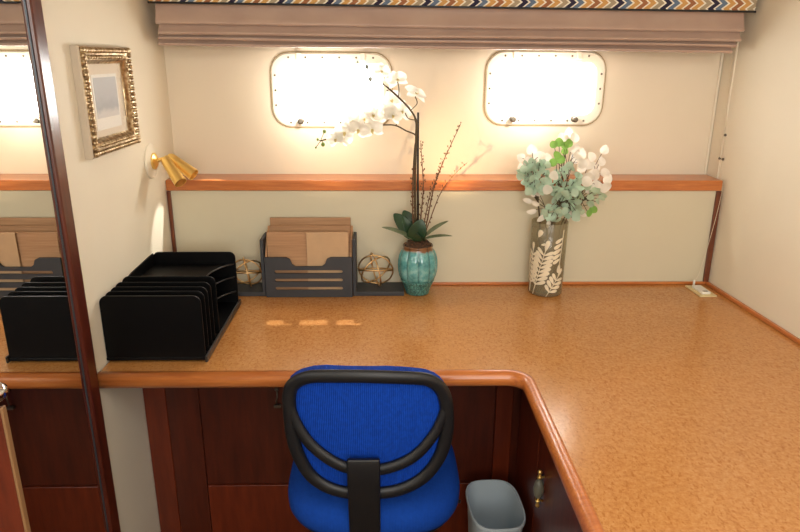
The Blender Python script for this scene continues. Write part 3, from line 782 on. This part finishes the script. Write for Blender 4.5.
def scatter(cu, cv, ru, rv, n, seed, d=.03, y0=-.01):
    rr = random.Random(seed); o = []
    for k in range(n):
        a = rr.random()*2*PI; r = math.sqrt(rr.random()); o.append((cu+ru*r*math.cos(a), cv+rv*r*math.sin(a), y0-rr.uniform(0, d)))
    return o
spray('eucalyptus_spray', 'rosette of sea-green eucalyptus at left of the glass vase bouquet', 'euc', scatter(530, 174, 15, 16, 70, 1), (-.02, 0), .024, 1, jitter=.8)
spray('eucalyptus_spray', 'dense sea-green eucalyptus filling the middle over the glass vase rim', 'euc', scatter(560, 186, 14, 26, 52, 2, .05)+scatter(555, 208, 18, 9, 18, 12, .03, -.03), (0, -.01), .027, 2, jitter=.8)
spray('eucalyptus_spray', 'pale green eucalyptus wisp low at right of the bouquet', 'euc2', scatter(585, 193, 14, 9, 14, 3, .03)+scatter(570, 200, 12, 12, 12, 13), (.02, 0), .023, 3, jitter=.8)
spray('leafy_sprig', 'bright lime green sprig near the top of the glass vase bouquet', 'lime', [(546, 143, -.02), (551, 141, -.02), (557, 144, -.02), (560, 142, -.02), (549, 153, -.03), (553, 157, -.03), (546, 160, -.03), (558, 150, -.01), (590, 208, -.02), (586, 212, -.02)], (0, .01), .024, 4)
spray('silver_dollar_spray', 'white coin-leaf spray rising highest from the glass vase', 'coin', [(556, 138, 0), (567, 137, 0), (561, 133, .005), (566, 147, -.03), (571, 152, -.03), (573, 161, -.04), (569, 156, -.02), (546, 172, -.05), (578, 178, -.05), (541, 186, -.05), (577, 167, 0), (560, 170, 0)], (.01, .01), .033, 5)
spray('silver_dollar_spray', 'white coin-leaf spray spreading to the right of the glass vase', 'coin', [(597, 149, 0), (585, 156, 0), (583, 163, 0), (594, 160, -.01), (590, 166, 0), (582, 176, -.01), (577, 178, 0), (588, 173, -.01), (600, 172, 0), (603, 178, 0), (601, 186, -.01), (593, 184, 0), (587, 188, 0)], (.025, .01), .033, 6, stemmat='twig')
spray('silver_dollar_spray', 'white coin-leaf spray at the upper left of the bouquet', 'coin', [(517, 157, 0), (527, 149, 0), (524, 160, -.01), (535, 156, 0), (541, 158, -.01), (519, 167, 0), (534, 163, 0)], (-.02, .01), .032, 7)
spray('silver_dollar_spray', 'ivory coin-leaf tendrils drooping low at the left of the bouquet', 'coin', [(529, 192, -.02), (534, 190, -.02), (533, 202, -.02), (530, 210, -.02), (539, 216, -.03), (526, 200, -.01), (572, 217, -.03), (580, 213, -.02), (569, 210, -.04), (545, 221, -.04)], (-.01, -.01), .026, 8, shape=(1.1, .6))

# ---------------------------------------------------------------- switch box and cord in the right corner
wb = tag(empty('cord_box'), 'small white box on a cream plate lying in the right desk corner', 'box')
def para(name, mat, c, hw, hd_, z0, z1, rot, par, bev):
    pts = [(c[0]+a*math.cos(rot)-b*math.sin(rot), c[1]+a*math.sin(rot)+b*math.cos(rot)) for a, b in ((-hw, -hd_), (hw, -hd_), (hw, hd_), (-hw, hd_))]
    return MB().prism(pts, lambda a, b, h: V(a, b, h), z0, z1).obj(name, mat, par, bevel=bev)
para('plate', 'cream_plate', (1.005, 1.945), .027, .050, DT+.0003, DT+.005, .04, wb, .001)
para('block', 'white', (1.003, 1.940), .014, .034, DT+.005, DT+.013, .04, wb, .002)
para('mark', 'gasket', (1.004, 1.915), .007, .003, DT+.013, DT+.0134, .04, wb, 0)
MB().lathe([(.0035, .005), (.0035, .024), (.002, .026)], (1.000, 1.986, DT), n=12).obj('peg', 'white', wb, smooth=True)
seat_at(wb, (1.004, 1.945, DT))
xc = xr(2.04)-.004
pull = MB().tube(catmull([(xc-.001, 2.075, 1.484), (xc, 2.045, 1.24), (xc, 2.030, 1.10), (1.054, 2.003, 1.07), (1.042, 1.999, .95), (1.018, 1.996, .80), (1.000, 1.986, .776)], 6), .0008, 6).obj('pull_cord', 'cord', None, smooth=True)
for z, y in ((1.232, 2.044), (1.158, 2.037), (1.158, 2.055)):
    MB().lathe([(.0042, 0), (.0042, .004), (.002, .006)], (xr(y)-.0005, y, z), (-1, 0, 0), 10).obj('cord_clip', 'screw', pull, smooth=True)
pull.parent = bl; pull.matrix_parent_inverse = Matrix.Translation(-Vector(bl.location))

# ---------------------------------------------------------------- swivel chair
ch = tag(empty('swivel_chair'), 'armless blue fabric swivel chair with black plastic back frame', 'chair')
CX = -.033
def CB(x, z, d=0):      # the curved plane of the backrest; d goes towards the desk
    return V(x, 1.188+.9*(x-CX)**2-(z-.60)*.10+.35*(z-.70)**2+d, z)
OUT = [(-.196, .832), (-.165, .853), (-.120, .860), (-.033, .862), (.060, .854), (.100, .842), (.126, .812), (.136, .765), (.137, .700), (.122, .640), (.088, .590), (.040, .562), (-.012, .553), (-.080, .553), (-.130, .566), (-.168, .596), (-.192, .645), (-.204, .700), (-.207, .765), (-.206, .805)]
oc = [(p.x, p.y) for p in catmull([(a, b, 0) for a, b in OUT], 6, True)]
zs = [p[1] for p in oc]; zmin, zmax = min(zs), max(zs)
def span(z, grow):
    xs_ = []
    for i in range(len(oc)):
        a, b = oc[i], oc[(i+1) % len(oc)]
        if (a[1]-z)*(b[1]-z) <= 0 and a[1] != b[1]: xs_.append(a[0]+(b[0]-a[0])*(z-a[1])/(b[1]-a[1]))
    return min(xs_)-grow, max(xs_)+grow
def pad():
    mb = MB(); NX, NZ = 26, 24; zt, zb = zmax-.0015, zmin+.0015; L = {}
    for side, dd in ((0, .012), (1, .030)):
        for j in range(NZ+1):
            z = zt-(zt-zb)*(1-math.cos(PI*j/NZ))/2; a, b = span(z, -.003)
            for i in range(NX+1):
                x = (a+b)/2+(b-a)/2*math.sin(PI/2*(2*i/NX-1)) if False else a+(b-a)*i/NX
                L[side, j, i] = mb.bm.verts.new(CB(x, z+.002*(z-.7)/.15, dd+(.006 if side and 0 < i < NX and 0 < j < NZ else 0)))
    for s in (0, 1):
        for j in range(NZ):
            for i in range(NX): mb.bm.faces.new((L[s,j,i], L[s,j,i+1], L[s,j+1,i+1], L[s,j+1,i]))
    for j in range(NZ):
        for i in (0, NX): mb.bm.faces.new((L[0,j,i], L[1,j,i], L[1,j+1,i], L[0,j+1,i]))
    for i in range(NX):
        for j in (0, NZ): mb.bm.faces.new((L[0,j,i], L[1,j,i], L[1,j,i+1], L[0,j,i+1]))
    return mb.obj('backrest', 'bluemesh', ch, smooth=True, angle=.9)
pad()
shr = lambda x, z, k: (CX+(x-CX)*k, .70+(z-.70)*(k+.008))
fr = MB(); fr.tube([CB(*shr(x, z, .945), .004) for x, z in oc], [.0145]*len(oc), 12, closed=True, flat=(.62, (0, 1, 0)))
bfm = fr.obj('back_frame', 'black_frame', ch, smooth=True)
inn = catmull([(-.196, .815, 0), (-.197, .780, 0), (-.186, .735, 0), (-.155, .683, 0), (-.100, .640, 0), (-.046, .627, 0), (.008, .632, 0), (.062, .658, 0), (.104, .710, 0), (.124, .765, 0), (.126, .80, 0)], 7)
k_ = len(inn)
MB().tube([CB(CX+(p.x-CX)*.985, p.y, .003) for p in inn], [.006+.0075*math.sin(PI*i/(k_-1))**.6 for i in range(k_)], 10, flat=(.6, (0, 1, 0))).obj('lumbar_hoop', 'black_frame', ch, smooth=True)
sp = [(.668, -.010, .034), (.655, -.014, .0345), (.60, -.014, .0345), (.54, -.012, .0345), (.47, -.004, .0345), (.425, .010, .034), (.400, .040, .033), (.392, .120, .032), (.392, .200, .032)]
spm = MB(); rg = []
for i, (z, d, hw) in enumerate(sp):
    c = V(-.046, CB(CX, max(z, .5)).y+d, z)
    a = sp[max(i-1, 0)]; b = sp[min(i+1, len(sp)-1)]
    t = V(0, (b[1]-a[1]), b[0]-a[0]).normalized(); n = V(0, t.z, -t.y)
    if n.y > 0 and i < 5: n = -n
    th = .009
    rg.append([spm.bm.verts.new(c+V(sx*hw, 0, 0)+n*sn*th) for sx, sn in ((-1, 1), (1, 1), (1, -1), (-1, -1))])
for A, B in zip(rg, rg[1:]):
    for j in range(4): spm.bm.faces.new((A[j], A[(j+1) % 4], B[(j+1) % 4], B[j]))
spm.bm.faces.new(rg[0]); spm.bm.faces.new(rg[-1][::-1])
spm.obj('back_bar', 'black_frame', ch, bevel=.004)
SC = V(-.028, 1.420, 0)
def sq(a, hw, hd_, e=2.7):
    c, s = math.cos(a), math.sin(a)
    return hw*math.copysign(abs(c)**(2/e), c), hd_*math.copysign(abs(s)**(2/e), s)
def cushion(name, mat, prof, e=3.1):
    mb = MB(); R_ = []
    for hw, hd_, z in prof:
        R_.append([mb.bm.verts.new(SC+V(*sq(2*PI*j/64, hw, hd_, e), z)) for j in range(64)])
    for A, B in zip(R_, R_[1:]):
        for j in range(64): mb.bm.faces.new((A[j], A[(j+1) % 64], B[(j+1) % 64], B[j]))
    mb.bm.faces.new(R_[0][::-1]); mb.bm.faces.new(R_[-1])
    return mb.obj(name, mat, ch, smooth=True, angle=1.0)
cushion('seat', 'bluefab', [(.186, .188, .424), (.202, .202, .432), (.209, .209, .448), (.210, .210, .466), (.206, .206, .484), (.190, .192, .497), (.150, .150, .504), (.07, .07, .503), (.01, .01, .502)])
cushion('seat_shell', 'black_frame', [(.150, .150, .404), (.190, .190, .412), (.196, .196, .423)])
box('tilt_plate', 'black_frame', -.12, .06, 1.34, 1.53, .376, .404, ch, .006)
MB().lathe([(.026, .10), (.026, .24), (.015, .242), (.015, .378)], (SC.x, SC.y, 0), n=20).obj('gas_column', 'black_frame', ch, smooth=True, angle=.7)
MB().tube([(.04, 1.43, .388), (.16, 1.41, .388), (.19, 1.40, .384)], .005, 8).obj('height_lever', 'black_frame', ch, smooth=True)
MB().lathe([(.036, .072), (.036, .118), (.028, .124)], (SC.x, SC.y, 0), n=24).obj('hub', 'black_frame', ch, smooth=True, angle=.7)
for k in range(5):
    a = 2*PI*k/5+.3; d = V(math.cos(a), math.sin(a), 0); s_ = V(-d.y, d.x, 0)
    c0 = SC+V(0, 0, .100); c1 = SC+d*.178+V(0, 0, .074)
    MB().tube([c0+d*.02, c0.lerp(c1, .5)+V(0,0,.002), c1], [.022, .018, .013], 10).obj('base_leg', 'black_frame', ch, smooth=True)
    w = MB()
    for sd in (-1, 1): w.lathe([(.018, -.008), (.0245, -.006), (.0245, .006), (.018, .008)], SC+d*.178+s_*sd*.014+V(0, 0, .0252), s_, 20)
    w.tube([SC+d*.178+V(0,0,.028), SC+d*.178+V(0,0,.075)], .006, 8)
    w.obj('caster', 'black_frame', ch, smooth=True, angle=.7)
seat_at(ch, SC)

# ---------------------------------------------------------------- waste bin
wbn = tag(empty('waste_bin', (.290, 1.462, .0)), 'grey-blue plastic waste bin on the floor right of the chair', 'bin')
wbn.rotation_euler = (0, 0, .05)
def bin_():
    mb = MB(); R_ = []
    for hw, hd_, z in ((.046, .070, .001), (.050, .074, .006), (.068, .098, .318), (.0715, .1015, .319), (.0730, .103, .326), (.0715, .1015, .331), (.068, .098, .330), (.066, .096, .320), (.047, .071, .010), (.02, .03, .008)):
        R_.append([mb.bm.verts.new(V(*sq(2*PI*j/56, hw, hd_, 3.2), z)) for j in range(56)])
    for A, B in zip(R_, R_[1:]):
        for j in range(56): mb.bm.faces.new((A[j], A[(j+1) % 56], B[(j+1) % 56], B[j]))
    mb.bm.faces.new(R_[0][::-1]); mb.bm.faces.new(R_[-1])
    return mb.obj('bin_body', 'bin', wbn, smooth=True, angle=.8)
bin_()

# ---------------------------------------------------------------- light
def area(name, loc, target, sx, sy, e, col=(1, 1, 1)):
    l = bpy.data.lights.new(name, 'AREA'); l.shape = 'RECTANGLE'; l.size = sx; l.size_y = sy; l.energy = e; l.color = col
    o = bpy.data.objects.new(name, l); COL.objects.link(o); o.location = loc
    o.rotation_euler = (Vector(target)-Vector(loc)).to_track_quat('-Z', 'Y').to_euler(); return o
def spot(name, loc, target, deg, e, col=(1, 1, 1), blend=.3, rad=.002):
    l = bpy.data.lights.new(name, 'SPOT'); l.energy = e; l.color = col; l.spot_size = math.radians(deg); l.spot_blend = blend; l.shadow_soft_size = rad
    o = bpy.data.objects.new(name, l); COL.objects.link(o); o.location = loc
    o.rotation_euler = (Vector(target)-Vector(loc)).to_track_quat('-Z', 'Y').to_euler(); return o
area('ceiling_fill', (.25, .15, 1.97), (.25, .5, 0), 1.3, 1.2, 19, (1, .985, .96))  # unseen fill under the ceiling, added to brighten the cabin
area('rear_fill', (.30, -1.4, 1.5), (.2, 2.0, 1.1), 1.2, .8, 25, (1, .98, .95))  # unseen fill behind the camera, added to lift the back wall
# added spots standing in for bloom round the portholes and warm desk bounce
for cx, cz in WINS: spot('bloom_fill', (cx-.04, YB-.16, cz-.02), (cx-.04, YB, cz-.02), 140, 3.2, (1, .95, .84), 1, .001)
spot('bounce_fill', (.20, 1.90, 1.14), (.22, YB, 1.17), 110, 1.7, (1, .66, .34), 1, .001)
spot('bounce_fill', (-.15, 1.84, 1.15), (-.17, YB, 1.18), 90, 1.0, (1, .72, .42), 1, .001)
# low sun coming through the first porthole in slivers
sd = V(.02, .517, .68).normalized()
for x, w in ((-.299, .034), (-.201, .040), (-.103, .034)):
    tgt = V(x, 1.702, DT); spot('sun_beam', tgt+sd*4, tgt, math.degrees(2*w/4), 2600, (1, .95, .85), .1, .004)
W_ = bpy.data.worlds.new('sky'); bpy.context.scene.world = W_; W_.use_nodes = True
W_.node_tree.nodes['Background'].inputs[0].default_value = (1, 1, 1, 1); W_.node_tree.nodes['Background'].inputs[1].default_value = 3.0

spot('streak_fill', (-.36, 2.10, 1.30), (XL, 1.915, .945), 17, 11, (1, .97, .9), .5, .004)  # added spot inside the cabin, imitating a reflected sun streak on the left wall
# ---------------------------------------------------------------- camera
pi_, ya, ro = .3092, .0236, .005
F = V(math.sin(ya)*math.cos(pi_), math.cos(ya)*math.cos(pi_), -math.sin(pi_)); R = V(math.cos(ya), -math.sin(ya), 0); U = R.cross(F)
R2 = math.cos(ro)*R+math.sin(ro)*U; U2 = -math.sin(ro)*R+math.cos(ro)*U
cam = bpy.data.cameras.new('camera'); cam.sensor_width = 36; cam.lens = 655.8*36/800; cam.clip_start = .02
co = bpy.data.objects.new('camera', cam); COL.objects.link(co)
m = Matrix((R2, U2, -F)).transposed().to_4x4(); m.translation = V(0, 0, 1.46); co.matrix_world = m
sc = bpy.context.scene; sc.camera = co
sc.view_settings.view_transform = 'Standard'; sc.view_settings.look = 'None'; sc.view_settings.exposure = 0
sc.cycles.max_bounces = 10; sc.cycles.transparent_max_bounces = 16
